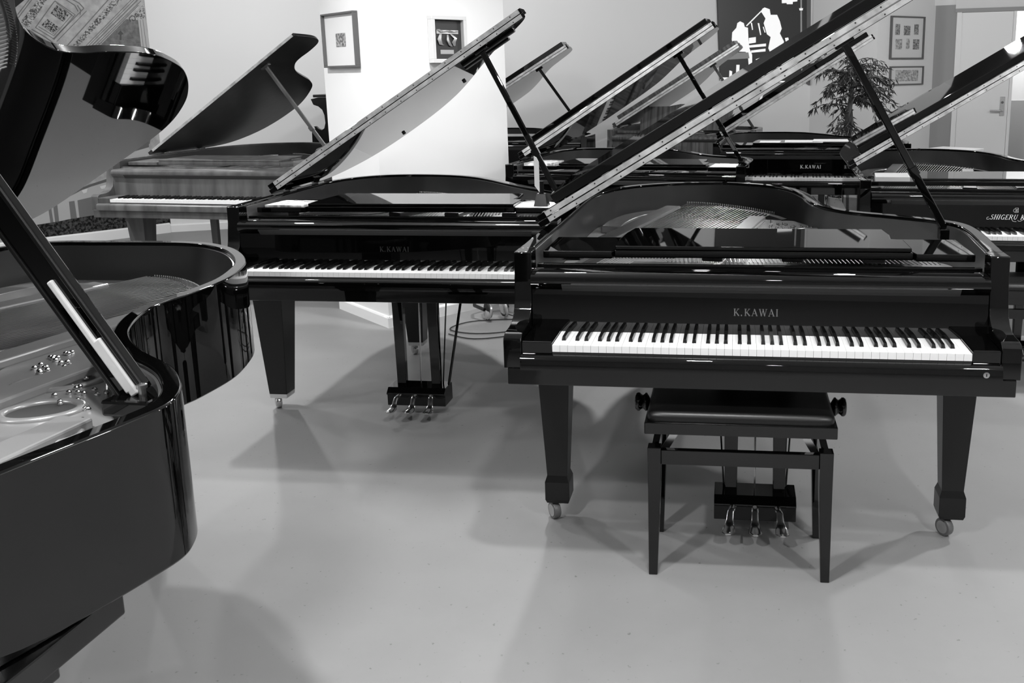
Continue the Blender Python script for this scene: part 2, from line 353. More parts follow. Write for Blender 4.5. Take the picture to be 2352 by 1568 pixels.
    if trays:
        for a, b in ((bi+.008, -.462), (.512, ai-.008)):
            tr = [(a, .325), (b-.0, .325), (b+(.06 if b < 0 else 0), .60), (a-(.0 if b < 0 else .05), .60)]
            MB().prism(tr, 'z', .942, .966).build('side_tray', BM, root, bevel=.003)
    if desk == 'flat':
        MB().box(-.455, .505, .335, .365, .944, .968).build('desk_rail', BM, root, bevel=.003)
        dp = [(-.452,.338),(.500,.338),(.500,.50),(.462,.515),(.470,.60),(.462,.715),(-.425,.715),(-.445,.60),(-.455,.46)]
        MB().prism(dp, 'z', .969, .982).build('music_desk', BM, root, bevel=.003)
    elif desk == 'up':
        c = [(-.50,0),(.50,0),(.50,.10),(.46,.16),(.47,.22),(.44,.245),(.20,.25),(.08,.272),(-.08,.272),(-.20,.25),(-.44,.245),(-.47,.22),(-.46,.16),(-.50,.10)]
        o = MB().prism(c, 'y', 0, .014).build('music_desk', M['petrofw'], root, bevel=.002); o.location = (0, .50, .965); o.rotation_euler = (math.radians(-14), 0, 0)
    # strings, struts, bridge --------------------------------
    yt = max(p[1] for p in line); wS = .0013 if detail else .0016
    bx = [(xl+.14+.011*i, .50) for i in range(30)]
    mb = MB(); mbw = MB()
    nb = 30 if detail else 16
    for i in range(nb):
        t = i/(nb-1); a = (xl+.15+.33*t, .58, .895); b = (-.30+.40*t, yt-.16-.30*t*t-.05*t, .895)
        mbw.bar(a, b, .0036, .0036)
    ns = 64 if detail else 26
    for i in range(ns):
        t = i/(ns-1); x0 = xl+.46+(xr-xl-.56)*t
        x1 = x0-.10*(1-t); y1 = .62+(yt-.62-.22)*(1-t)**1.35
        xmax = xr_at(line, min(y1, yt-.05))-.10
        mb.bar((x0,.58,.882), (min(x1, x0), y1, .882), wS*2, wS*2)
    stuff(mbw.build('bass_strings', M['wound'], root)); stuff(mb.build('strings', M['string'], root))
    # plate web along the tail with hitch pins
    tl = [p for p in offset(line, .10) if p[1] > yt-.75 and p[0] < .30]
    pm = MB(); pm.loft([[(a[0],a[1],.836),(b[0],b[1],.836),(b[0],b[1],.868),(a[0],a[1],.868)] for a, b in zip(tl, offset(tl, .09))]); pm.build('plate_rim', M['plate'], root, smooth=35, bevel=.004)
    hp = MB()
    for (a, b) in ((-.30, .12),):
        for i in range(46):
            t = i/45; x = -.30+.42*t; y = yt-.12-.30*t*t-.05*t
            hp.lathe([(.0026, 0), (.0026, pinh), (.0015, pinh+.003)], (x, y, .872), (0, 0, 1), 5)
    stuff(hp.build('hitch_pins', M['string'], root))
    bc = bez([i/14 for i in range(15)], (-.33, yt-.24, 0), (-.05, yt-.22, 0), (.10, yt-.42, 0), (.16, yt-.62, 0))
    br = MB(); br.loft([[(p.x-.012,p.y-.012,.835),(p.x+.012,p.y+.012,.835),(p.x+.012,p.y+.012,.89),(p.x-.012,p.y-.012,.89)] for p in bc]); br.build('bridge', M['satin'], root, smooth=40)
    for (p0, p1) in (((xl+.11,.58), (-.36, yt-.30)), ((-.14,.58), (.04, yt-.62)), ((.14,.58), (.22, max(1.0, yt-1.05))), ((.42,.58), (.44, .86))):
        MB().bar((p0[0],p0[1],.895), (p1[0],p1[1],.895), .022, .075).build('plate_strut', M['plate'], root, bevel=.005)
    # lid ------------------------------------------------------
    hx = xl-.004; lo = offset(line, -.012); lo[0] = (lo[0][0], .25)
    poly = [(xr_at(line, yf)+.012, yf)]+[p for p in lo if p[1] > yf+.01]+[(xl-.012, yf)]
    poly = [(p[0]-hx, p[1]) for p in poly]
    lidroot = MB().prism(poly, 'z', 0, .022).build('lid', M[lidmat] if lidmat else BM, root, smooth=30, bevel=.002)
    lidroot.location = (hx, 0, zr+.003+lift); lidroot.rotation_euler = (0, -th, 0)
    uw = xr_at(line, yf)-hx+.01
    def lp(u, y, t): return Vector((hx+u*math.cos(th)-t*math.sin(th), y, zr+.003+lift+u*math.sin(th)+t*math.cos(th)))
    s = MB().box(.035, uw-.012, yf-.0025, yf-.0004, .002, .0205).build('hinge_strip', M['strip'], lidroot)
    if flap:
        fl = MB().box(0, uw, .001, .09, .0, .022).build('flap_rail', BM, lidroot, bevel=.002); fl.location = (0, yf, .0235)
        MB().box(.035, uw-.012, -.0018, .0006, .0015, .0205).build('hinge_strip', M['strip'], fl)
        if panel: fp = MB().box(.085, uw-.03, .006, flap, .0, .040).build('lid_flap', BM, lidroot, bevel=.004); fp.location = (0, yf, .0465); fp.rotation_euler = (math.radians(2.2), 0, 0)
        if detail:
            mb = MB()
            for i in range(16):
                u = .06+(uw-.12)*i/15
                for t in (.0085, .036): mb.lathe([(.003, 0), (.003, .0012)], (u, yf-.0022, t), (0, -1, 0), 6)
            stuff(mb.build('hinge_screws', M['rubber'], lidroot))
    for yy in (yf+.12, min(yf+.55, yt-.5)):
        MB().box(xl-.006, xl+.03, yy, yy+.07, zr-.004, zr+.008).build('lid_hinge', M['steel'], root, bevel=.002)
    if prop:
        pb, pu, py = prop
        top = lp(pu, py, 0); base = Vector(pb)
        MB().bar(base, top, .027, .018).build('lid_prop', BM, root, bevel=.004)
        MB().box(base.x-.02, base.x+.02, base.y-.025, base.y+.025, base.z-.04, base.z+.002).build('prop_bracket', BM, root, bevel=.004)
        o = MB().box(pu-.035, pu+.035, py-.02, py+.02, -.012, 0).build('prop_socket', BM, lidroot, bevel=.003)
        mb = MB()
        mb.bar(base.lerp(top, .30), base.lerp(top, .34), .034, .024)
        mb.build('prop_ferrule', BM, root)
    # legs -----------------------------------------------------
    def sq(cx, cy, z, h): return [(cx-h,cy-h,z),(cx+h,cy-h,z),(cx+h,cy+h,z),(cx-h,cy+h,z)]
    spots = [(xr-.09, .36), (xl+.09, .36), (-.30, yt-.30)]
    for i, (cx, cy) in enumerate(spots):
        zt = .612 if i < 2 else ZB
        if legs == 'foot':
            l = MB().loft([sq(cx,cy,zt,.058), sq(cx,cy,.50,.052), sq(cx,cy,.168,.0355), sq(cx,cy,.145,.043), sq(cx,cy,.080,.043), sq(cx,cy,.066,.038)]).build('leg', M['satin'] if case == 'black' else BM, root, bevel=.002)
        else:
            l = MB().loft([sq(cx,cy,zt,.082), sq(cx,cy,.575,.082), sq(cx,cy,.573,.072), sq(cx,cy,.076,.043)]).build('leg', M['satin'] if case == 'black' else BM, root, bevel=.002)
            MB().loft([sq(cx,cy,.076,.0425), sq(cx,cy,.056,.041)]).build('ferrule', M['brass'], l)
        sx = -1 if cx < 0 else 1
        cst = MB(); cst.bar((cx+.002,cy-.004,.066), (cx-.016,cy-.030,.026), .024, .005, up=(.8,.6,0)); cst.lathe([(.012, 0), (.012, .02)], (cx, cy, .052), (0, 0, 1), 10)
        cst.build('caster_fork', M['steel'], l)
        ax = Vector((.8, .6, 0))
        MB().lathe([(.010, -.012), (.029, -.012), (.031, -.009), (.031, .009), (.029, .012), (.010, .012)], (cx-.016, cy-.014, .031), ax, 22).build('caster_wheel', M['brass'] if legs == 'taper' else M['frame'], l, smooth=40)
        MB().lathe([(.022, -.0135), (.022, .0135)], (cx-.016, cy-.014, .031), ax, 18).build('caster_hub', M['steel'], l, smooth=40)
    # lyre -----------------------------------------------------
    ly = .36; lc = (kx0+kx1)/2+.01
    MB().box(lc-.13, lc+.13, ly-.03, ly+.03, .575, .612).build('lyre_head', BM, root, bevel=.003)
    for sgn in (-1, 1):
        c = lc+sgn*.082
        MB().loft([[(c-.026,ly-.018,.58),(c+.026,ly-.018,.58),(c+.026,ly+.018,.58),(c-.026,ly+.018,.58)], [(c-.021,ly-.015,.12),(c+.021,ly-.015,.12),(c+.021,ly+.015,.12),(c-.021,ly+.015,.12)]]).build('lyre_post', BM, root, bevel=.003)
    pbx = [(ly-.062,.045),(ly-.062,.095),(ly-.072,.100),(ly-.072,.106),(ly-.045,.128),(ly+.055,.128),(ly+.055,.045)]
    MB().prism(pbx, 'x', lc-.138, lc+.138).build('pedal_box', BM, root, bevel=.002)
    for k in (-1, 0, 1):
        px = lc+k*.082; path = [(px-k*.010,ly-.05,.100),(px-k*.006,ly-.085,.101),(px,ly-.105,.092),(px+k*.002,ly-.120,.070),(px+k*.004,ly-.145,.056),(px+k*.006,ly-.175,.055),(px+k*.007,ly-.19,.056)]
        wd = [.011,.012,.011,.012,.020,.023,.010]; hh = [.005,.005,.006,.006,.004,.004,.003]
        rings = []
        for (p, a, b) in zip(path, wd, hh): rings.append([(p[0]+a*math.cos(2*math.pi*j/10), p[1]-b*.3*math.cos(2*math.pi*j/10)*0, p[2]+b*math.sin(2*math.pi*j/10)) for j in range(10)])
        MB().loft(rings).build('pedal', M['brass'], root, smooth=60)
    for dx in (-.118, 0, .118):
        MB().tube([(lc+dx*.9, ly+.02, .125), (lc+dx*1.15, ly+.06, .612)], .0035, 6).build('pedal_rod', M['brass'] if dx == 0 else BM, root)
    if rod: MB().tube([(lc+.132, ly+.02, .12), (lc+.19, ly+.16, .612)], .0065, 8).build('lyre_brace', BM, root)
    return root, lidroot, lp
# ------------------------------------------------------------------ room shell
def V2(p): return Vector((p[0], p[1], 0))
def wall(name, p0, p1, out, z0=0.0, z1=CEIL, m='wall', t=.12):
    p0, p1, o = V2(p0), V2(p1), V2(out).normalized()*t
    q = [(p0.x,p0.y),(p1.x,p1.y),(p1.x+o.x,p1.y+o.y),(p0.x+o.x,p0.y+o.y)]
    return struct(MB().prism(q, 'z', z0, z1).build(name, M[m]))
struct(MB().box(-9.2, 7.2, -4.2, 14.5, -.1, 0).build('floor', M['floor']), 'light grey coated floor with soft lamp shadows')
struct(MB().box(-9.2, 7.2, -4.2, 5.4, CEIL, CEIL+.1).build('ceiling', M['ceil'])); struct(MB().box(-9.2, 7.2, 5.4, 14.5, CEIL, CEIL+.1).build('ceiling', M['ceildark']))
WL0 = Vector((-4.653, 9.5825, 0)); WLd = Vector((-.697, -.717, 0)).normalized(); WLn = Vector((.717, -.697, 0)).normalized()
WL1 = WL0+WLd*6.2
wall('wall_left', WL0, WL1, -WLn)
P2 = onY((1565, 150), 11.3); P3 = onY((1862, 150), 11.9); P4 = onY((2013, 150), 11.3); P5 = onY((2143, 150), 11.9); P6 = onY((2192, 150), 11.75)
P7 = P6+Vector((2.2, -.75, 0))
def nrm(a, b): d = V2(b)-V2(a); return Vector((-d.y, d.x, 0))
wall('wall_back', WL0, P2, nrm(WL0, P2)); wall('wall_poster', P2, P3, nrm(P2, P3)); wall('wall_alcove', P3, P4, nrm(P3, P4)); wall('wall_pictures', P4, P5, nrm(P4, P5))
wall('wall_right', (P7.x, P7.y), (7.0, 4.0), (1, .5)); wall('wall_side', (7.0, 4.0), (7.0, -4.0), (1, 0), m='wallgrey')
wall('wall_front', (7.0, -4.0), (-9.0, -4.0), (0, -1), m='wallgrey'); wall('wall_gallery', (-9.0, -4.0), (WL1.x, WL1.y), (-1, 0), m='wallgrey')
# pillar and its baseboard
PC = Vector((-1.4513, 5.6906, 0)); PL = Vector((-1.9008, 6.2071, 0)); PR = onZ((1180, 689), 0)
PB = PL+(PR-PC)
struct(MB().prism([(PC.x,PC.y),(PR.x,PR.y),(PB.x,PB.y),(PL.x,PL.y)], 'z', 0, CEIL).build('wall_pillar', M['wall']), 'broad white pillar turned corner-on with two framed pictures')
def skirt(name, a, b, n, h, t, m='white'):
    a, b, n = V2(a), V2(b), V2(n).normalized(); d = (b-a).normalized()
    prof = [(0,0),(t,0),(t,h-.012),(t-.006,h-.003),(t-.014 if t > .016 else 0,h),(0,h)]
    rings = [[(p.x+n.x*u, p.y+n.y*u, z) for u, z in prof] for p in (a, b)]
    return struct(MB().loft(rings).build(name, M[m]))
n1 = Vector(((PL-PC).y, -(PL-PC).x, 0)); n1 = n1 if n1.dot(Vector((-1, -1, 0))) > 0 else -n1
n2 = Vector(((PR-PC).y, -(PR-PC).x, 0)); n2 = n2 if n2.dot(Vector((1, -1, 0))) > 0 else -n2
n1.normalize(); n2.normalize()
skirt('baseboard_pillar', PL, PC+n2*.014, n1, .075, .016); skirt('baseboard_pillar', PC+n1*.014, PR, n2, .075, .016)
skirt('baseboard_left', WL0+WLn*.0, WL1, WLn, .10, .035)
nb_ = nrm(P2, WL0); nb_ = nb_.normalized()
skirt('baseboard_back', WL0, P2, nb_, .08, .016)
# ------------------------------------------------------------------ printed hall mural on the left wall
mural = empty('wall_mural', WL0+WLd*1.2+Vector((0, 0, .1))); tag(mural, 'wall-sized photo print of an ornate concert hall, beside the walnut piano', 'mural')
def flat(name, pxs, m, parent, p0, n, off, th=.0015):
    n = Vector(n).normalized(); P_ = [onplane(p, Vector(p0)+n*off, n) for p in pxs]
    inv = parent.matrix_basis.inverted() if parent else Matrix()
    lo = [inv@(p-n*th) for p in P_]; hi = [inv@p for p in P_]; k = len(pxs)
    mb = MB().add(lo+hi, [list(range(k)), [k+i for i in range(k)]]+[[i, (i+1) % k, k+(i+1) % k, k+i] for i in range(k)])
    return mb.build(name, m, parent)
def fline(name, pts, w, m, parent, p0, n, off):
    out = []
    L = [Vector(p) for p in pts]; a = []; b = []
    for i, p in enumerate(L):
        t = (L[min(i+1, len(L)-1)]-L[max(i-1, 0)]).normalized(); q = Vector((-t.y, t.x))*(w/2); a.append(p+q); b.append(p-q)
    return flat(name, a+b[::-1], m, parent, p0, n, off)
mural.location = WL0+WLd*1.2+Vector((0, 0, .1)); 
bpy.context.view_layer.update()
mu = lambda name, pxs, m, off: flat(name, pxs, M[m], mural, WL0, WLn, off)
ml = lambda name, pts, w, m, off: fline(name, pts, w, M[m], mural, WL0, WLn, off)
a0 = WL0+Vector((0, 0, .10)); a1 = WL1+Vector((0, 0, .10)); inv = mural.matrix_basis.inverted()
back = [inv@(p+WLn*.003) for p in (a0, a1, WL1+Vector((0, 0, CEIL-.02)), WL0+Vector((0, 0, CEIL-.02)))]
MB().quad(*back).build('print_sheet', M['mstone'], mural)
mu('printed_wedge', [(19,-5),(62,-5),(26,25)], 'm05', .006)  # plain black wedge at the top left of the print
mu('printed_frieze', [(163,109),(178,108),(283,-4),(263,-4)], 'morn', .006)
mu('printed_frieze', [(48,50),(66,64),(110,-4),(90,-4)], 'morn', .006)
for pts, wd in (([(150,110),(252,-4)], 2), ([(203,113),(318,-2)], 2.2), ([(209,114),(324,2)], 1.4), ([(122,90),(193,19)], 2), ([(131,95),(199,25)], 1.4), ([(73,67),(103,84),(122,98)], 2), ([(66,72),(100,91),(116,103)], 1.6),
                ([(165,-2),(182,7),(193,19)], 2), ([(126,2),(173,34),(125,90),(82,63),(126,2)], 2), ([(131,8),(166,34),(124,82),(89,61)], 1.3), ([(40,44),(76,-4)], 1.6), ([(190,113),(305,-4)], 1.3), ([(143,20),(170,38)], 1.2)):
    ml('printed_moulding', pts, wd, 'm40', .0065)
for k in range(11):
    t = k/10; ml('printed_dentil', [(52+44*t, 57-58*t), (60+44*t, 63-58*t)], 1.6, 'm40', .0068)
for pts, wd in (([(170,112),(278,-4)], 1.2), ([(196,113),(311,-3)], 1.2), ([(216,114),(318,12)], 1.6), ([(36,40),(70,-4)], 1.4), ([(112,98),(66,68)], 1.2), ([(178,12),(186,24),(184,34)], 1.5), ([(150,-2),(172,12),(180,26)], 1.5), ([(225,100),(320,88)], 1), ([(228,106),(323,100)], 1.6), ([(224,112),(325,122)], 1.4), ([(322,46),(332,132)], 1), ([(328,44),(340,133)], 1)):
    ml('printed_moulding', pts, wd, 'm40', .0078)
mu('printed_rosette', [(130,12),(160,31.5),(146,50),(117,30.6)], 'mros', .007)
mu('printed_rosette', [(109,44),(137,64),(123,77.5),(96,57)], 'mros', .007)
mu('printed_lunette', [(226,109),(289,44),(317,46),(327,132),(210,117)], 'mvault', .006)
mu('printed_column', [(317,44),(333,38),(347,134),(327,132)], 'm65', .007)
ml('printed_capital', [(300,50),(297,42),(303,36),(310,38),(311,45),(306,48),(303,44)], 2, 'm20', .0075); mu('printed_capital', [(308,34),(330,10),(334,40),(320,46)], 'morn', .0072)
mu('printed_chandelier', [(270,78),(277,70),(284,78),(279,80),(279,92),(275,92),(275,80)], 'm20', .0075)
mu('printed_vault', [(60,500),(350,300),(344,330),(250,372),(60,560)], 'mvault', .005)
mu('printed_arch', [(300,341),(341,306),(342,338),(290,352),(275,362)], 'm30', .006)
mu('printed_arch_band', [(276,363),(300,350),(342,338),(346,352),(330,372),(270,376)], 'm65', .0065)
mu('printed_wall', [(20,530),(60,502),(250,405),(300,400),(300,500),(140,512),(20,535)], 'm65', .0055)
mu('printed_cornice', [(165,440),(205,424),(250,409),(250,416),(210,428),(172,442)], 'm30', .007)
for q in ([(151,446),(160,443),(165,446),(160,451)], [(187,437),(201,433),(199,442),(192,444)], [(229,428),(245,424),(245,432),(233,434)]): mu('printed_capital', q, 'm85', .0075)
for q in ([(110.5,474),(117,472),(123,511),(116,512)], [(122,470.5),(131.5,469),(136,510),(127,511)], [(158.5,463),(171,461),(177,502),(163,504)], [(178,460),(212,452),(216,500),(183,503)], [(219,452),(252,447),(256,497),(222,500)]): mu('printed_panel', q, 'm40', .007)
mu('printed_audience', [(40,523),(137,508),(160,503),(230,492),(300,489),(396,487),(398,513),(30,553)], 'mseat', .008)
# ------------------------------------------------------------------ grand pianos
A_POSE = (.3918, 2.6562, -.1235)
pA, lA, lpA = piano('polished black grand piano with a padded bench at its keyboard', A_POSE, OUT_A, .5434, .655, keys='full', legs='foot', flap=.52,
    name_txt='K.KAWAI', prop=((.705,.84,.965), 1.2485, .735), txt_h=.0225)
pB, lB, lpB = piano('short black grand piano standing in front of the white pillar', (-1.0041, 3.8364, -.1194), OUT_B, .5635, .6165, keys='full', flap=.36,
    name_txt='K.KAWAI', txt_mat='letterdark', prop=((.665,.60,.965), 1.25, .66), rod=True, koff=.007, panel=False)
OUT_E = [(.757,.25),(.765,.5),(.76,.68),(.715,.79),(.62,.865),(.5,.93),(.41,1.03),(.30,1.2),(.19,1.36),(.08,1.465),(-.15,1.54),(-.44,1.55),(-.62,1.49),(-.73,1.32),(-.757,1.1),(-.757,.7),(-.757,.25)]
OUT_H = [(.757,.25),(.765,.5),(.75,.66),(.68,.77),(.56,.84),(.45,.91),(.34,1.06),(.25,1.22),(.16,1.38),(.0,1.6),(-.12,1.68),(-.24,1.71),(-.5,1.70),(-.64,1.64),(-.73,1.48),(-.757,1.2),(-.757,.8),(-.757,.25)]
OUT_C = [(.757,.25),(.757,.7),(.745,.95),(.70,1.06),(.6,1.085),(.5,1.075),(.43,1.10),(.36,1.18),(.30,1.30),(.24,1.48),(.175,1.674),(.075,1.835),(-.16,1.98),(-.38,1.97),(-.56,1.87),(-.69,1.68),(-.745,1.45),(-.757,1.1),(-.757,.7),(-.757,.25)]
pC, lC, lpC = piano('walnut brown grand piano near the hall mural', (-2.925, 6.3209, -.2045), OUT_C, .5857, .6513, case='walnut', inner='walnutin', lidmat='walnutlid', flap=0, prop=((.66,.80,.965), 1.1595, .745), detail=0, desk='flat')
pE, lE, lpE = piano('black grand piano with loose sheets on both trays, behind the benched piano', (-.0215, 5.5988, -.2251), OUT_E, .5649, .509, flap=.28, prop=((.68,.74,.965), 1.242, .57), detail=0)
pF, lF, lpF = piano('black grand piano at the back wall, half hidden by the white pillar', (-1.0627, 8.4896, -.1538), OUT_H, .5371, .43, flap=.24, prop=((.66,.72,.965), 1.1777, .54), detail=0, trays=False)
pG, lG, lpG = piano('dark walnut grand piano with its music desk raised', (.5638, 9.2171, -.2846), OUT_H, .5457, .44, case='petrofw', flap=.26, desk='up', prop=((.66,.72,.965), 1.2, .52), detail=0, name_txt='PETROF', txt_mat='letterdark', txt_h=.026)
pH, lH, lpH = piano('black grand piano in front of the potted fig tree', (1.4582, 7.1574, -.1937), OUT_H, .5658, .7257, flap=.50, prop=((.66,.72,.965), 1.25, .80), detail=0, name_txt='K.KAWAI', txt_mat='letterbright', txt_h=.026)
pI, lI, lpI = piano('black grand piano with script lettering and an emblem, nearest the white door', (1.9529, 4.4871, -.1686), scaled(OUT_A, 2.25), .5442, .7175, keys='full', flap=.56,
    name_txt='SHIGERU KAWAI', txt_mat='letterbright', txt_h=.024, prop=((.705,.88,.965), 1.25, .80))
pD, lD, lpD = piano('long black grand piano with a wide lid prop, its lid mirroring a keyboard', (-1.624, .939, -.16), OUT_D, .544, .60, flap=.40, koff=0, prop=None, desk=None, trays=False, detail=1, lift=.017, rimt=.034, pinh=.018)
# wide two-stage prop of the long piano
b0 = Vector((.575, .862, .955)); t0 = lpD(1.23, .83, 0)
MB().bar(b0, t0, .062, .022).build('lid_prop', M['black'], pD, bevel=.004)
d0 = (t0-b0).normalized(); nf = Vector((0, -1, 0)); sd = nf.cross(d0).normalized()
MB().bar(b0+nf*.013+d0*.01, b0+nf*.013+d0*.26, .012, .010).build('short_prop', M['board'], pD, bevel=.003)
MB().bar(b0+nf*.014-sd*.008+d0*.0, b0+nf*.014-sd*.008+d0*.125, .018, .008).build('prop_slide', M['board'], pD, bevel=.003)
for e in (-1, 1): MB().bar(b0+nf*.013+sd*(.027*e), t0+nf*.013+sd*(.027*e), .008, .006).build('prop_rail', M['satin'], pD, bevel=.002)
MB().box(.53, .63, .815, .91, .925, .957).build('prop_bracket', M['black'], pD, bevel=.006)
MB().lathe([(.007, 0), (.007, .016), (.010, .017), (.010, .024), (.004, .026)], (.598, .845, .957), (0, 0, 1), 14).build('prop_pin', M['steel'], pD, smooth=40)
MB().box(.42, .69, .26, .62, .655, .70).build('case_block', M['black'], pD, bevel=.004); MB().box(.37, .66, .26, .50, .615, .655).build('case_block', M['black'], pD, bevel=.004)
# cast plates: webs with round bosses over the treble strings
def plate_web(root, dx, dy, ky):
    F = lambda p: (p[0]+dx, .60+(p[1]-.60)*ky+dy)
    pl = MB().prism([F(p) for p in ((.56,.60),(.56,.82),(.40,1.00),(.26,1.18),(.16,1.38),(-.06,1.44),(.02,1.05),(.16,.60))], 'z', .872, .886).build('plate_web', M['plate'], root, bevel=.004)
    for (cx, cy, ra, rb) in ((.31,.92,.085,.052),(.21,1.09,.10,.055),(.44,.80,.05,.04)):
        cx, cy = F((cx, cy)); mb = MB(); rings = []
        for k in range(28):
            a = 2*math.pi*k/28; ca, sa = math.cos(a), math.sin(a); ring = []
            for j in range(8):
                b = 2*math.pi*j/8; rr = 1+.16*math.cos(b); ring.append((cx+ra*rr*ca*.8-rb*rr*sa*.4, cy+rb*rr*sa+ra*rr*ca*.35, .886+.009*math.sin(b)))
            rings.append(ring)
        rings.append(rings[0]); mb.loft(rings, caps=False); mb.build('plate_boss', M['plate'], pl, smooth=80)
        MB().prism([(cx+ra*.84*math.cos(2*math.pi*k/24)*.8-rb*.84*math.sin(2*math.pi*k/24)*.4, cy+rb*.84*math.sin(2*math.pi*k/24)+ra*.84*math.cos(2*math.pi*k/24)*.35) for k in range(24)], 'z', .880, .8868).build('plate_hole', M['felt'], pl)
    mb = MB()
    for k in range(60):
        cx = .05+.40*random.random(); cy = 1.30-.85*(cx-.05)+random.uniform(-.12, .06); cx, cy = F((cx, cy))
        mb.lathe([(.005, 0), (.006, .003), (.0055, .006), (.003, .0085)], (cx, cy, .886), (0, 0, 1), 9)
    stuff(mb.build('plate_screws', M['brass'], pl))
plate_web(pD, 0, 0, 1); plate_web(pA, .04, .10, 1.05); plate_web(pI, .04, .10, 1.1)
MB().lathe([(.009, 0), (.009, .0015), (.006, .002)], (.655, -.0245, .684), (0, -1, 0), 18).build('lock_plate', M['steel'], pA, smooth=40)
MB().box(.6535, .6565, -.0275, -.026, .680, .688).build('keyhole', M['rubber'], pA)
# underside rubber buffers on the short piano's lid
for (u, y) in ((.45, 1.45), (.98, 1.15), (1.22, .82)): MB().lathe([(.010, 0), (.010, .008), (.007, .010)], (u, y, 0), (0, 0, -1), 12).build('lid_buffer', M['rubber'], lB)
MB().box(1.10, 1.36, .80, .84, -.012, 0).build('prop_channel', M['satin'], lB, bevel=.003); MB().box(1.12, 1.42, .70, .735, -.012, 0).build('prop_channel', M['satin'], lB, bevel=.003)
# ------------------------------------------------------------------ bench in front of the main piano
def bench(loc, rz, label):
    r = empty('piano_bench', loc, rz); tag(r, label, 'bench')
    X, Y0, Y1 = .287, -.165, .165
    MB().box(-X, X, Y0, Y1, .470, .508).build('seat_frame', M['black'], r, bevel=.003)
    rings = []
    for z, d in ((.508, .007), (.520, .005), (.530, .008), (.536, .016), (.539, .03), (.541, .07)):
        q = []; a, b = X-d, (Y1-Y0)/2-d; rr = .02
        for k in range(48):
            t = 2*math.pi*(k+.5)/48; c, s_ = math.cos(t), math.sin(t); m_ = 14
            q.append((a*math.copysign(abs(c)**(2/m_), c), b*math.copysign(abs(s_)**(2/m_), s_), z))
        rings.append(q)
    MB().loft(rings).build('seat_cushion', M['leather'], r, smooth=50)
    for sx in (-1, 1):
        for sy in (-1, 1):
            cx, cy = sx*.258, sy*.140
            def sq(z, h, ox=0): return [(cx-h+ox,cy-h,z),(cx+h+ox,cy-h,z),(cx+h+ox,cy+h,z),(cx-h+ox,cy+h,z)]
            MB().loft([sq(0, .0135, sx*.006), sq(.30, .0195), sq(.425, .0205)]).build('leg', M['black'], r, bevel=.002)
    for sy in (-1, 1): MB().box(-.238, .238, sy*.140-.011, sy*.140+.011, .368, .415).build('rail', M['black'], r, bevel=.002)
    for sx in (-1, 1): MB().box(sx*.258-.011, sx*.258+.011, -.12, .12, .368, .415).build('rail', M['black'], r, bevel=.002)
    for sx in (-1, 1):
        MB().lathe([(.012, -.004), (.022, .002), (.029, .006), (.030, .010), (.025, .015), (.022, .020), (.025, .025), (.030, .030), (.030, .036), (.026, .042), (.012, .045)], (sx*.289, .03, .503), (sx, 0, 0), 28).build('height_knob', M['black'], r, smooth=60)
        for yy in (-.10, .10): MB().bar((sx*.235,yy,.39), (sx*.185,yy,.475), .022, .006).build('scissor_arm', M['steel'], r)
        MB().tube([(sx*.22,-.10,.425), (sx*.22,.10,.425)], .006, 8).build('scissor_rod', M['steel'], r)
    return r
bench(Vector((.3918, 2.6562, 0))+Matrix.Rotation(-.1235, 3, 'Z')@Vector((-.040, .148, 0)), -.118, 'black piano bench with padded leather seat and turning knobs')
bI = bench(Vector((1.9529, 4.4871, 0))+Matrix.Rotation(-.1686, 3, 'Z')@Vector((.03, -.02, 0)), -.1686, 'black piano bench pushed under the script-lettered piano near the door')
# ------------------------------------------------------------------ things lying on the pianos
def local(pose, p): return Vector((pose[0], pose[1], 0))+Matrix.Rotation(pose[2], 3, 'Z')@Vector(p)
def sheet(name, pose, pts, z, th, m, label, cat='paper', group=None):
    q = [local(pose, (x, y, 0)) for x, y in pts]; c = sum(q, Vector())/len(q)
    o = MB().prism([(p.x-c.x, p.y-c.y) for p in q], 'z', 0, th).build(name, M[m]); o.location = (c.x, c.y, z)
    return tag(o, label, cat, group)
BP = (-1.0041, 3.8364, -.1194); EP = (-.0215, 5.5988, -.2251); HP = (1.4582, 7.1574, -.1937); IP = (1.9529, 4.4871, -.1686)
sheet('magazine', BP, [(-.67,.36),(-.49,.35),(-.48,.52),(-.65,.53)], .9662, .006, 'paperm', 'glossy printed magazine on the left tray of the short piano', 'magazine')
sheet('paper_sheet', BP, [(.475,.345),(.66,.335),(.68,.50),(.54,.56),(.475,.50)], .9662, .001, 'paper', 'loose white paper under the card holder on the short piano')
ch = empty('card_holder', local(BP, (.615, .40, .9673)), BP[2]); tag(ch, 'small black card holder with a tall white card', 'card holder')
MB().loft([[(-.032,-.03,0),(.032,-.03,0),(.032,.03,0),(-.032,.03,0)], [(-.020,-.014,.055),(.020,-.014,.055),(.020,.014,.055),(-.020,.014,.055)]]).build('base', M['satin'], ch, bevel=.002)
MB().box(-.010, .010, -.008, .008, .055, .11).build('post', M['satin'], ch, bevel=.001)
MB().prism([(-.028,.09),(-.006,.06),(-.006,.195),(-.016,.215),(-.028,.222)], 'y', -.012, -.009).build('card', M['paper'], ch)
sheet('paper_stack', EP, [(-.685,.34),(-.50,.34),(-.48,.56),(-.66,.57)], .9662, .016, 'paperm', 'pile of printed leaflets on the left tray of the piano behind the benched one', 'leaflets')
sheet('paper_sheet', EP, [(.52,.345),(.685,.345),(.68,.56),(.53,.56)], .9662, .001, 'paper', 'white sheet with a small printed mark on a piano tray')
sheet('sheet_music', HP, [(-.40,.36),(-.24,.35),(-.23,.55),(-.40,.55)], .9824, .002, 'paper', 'pale leaflet on the piano in front of the fig tree', 'sheet music')
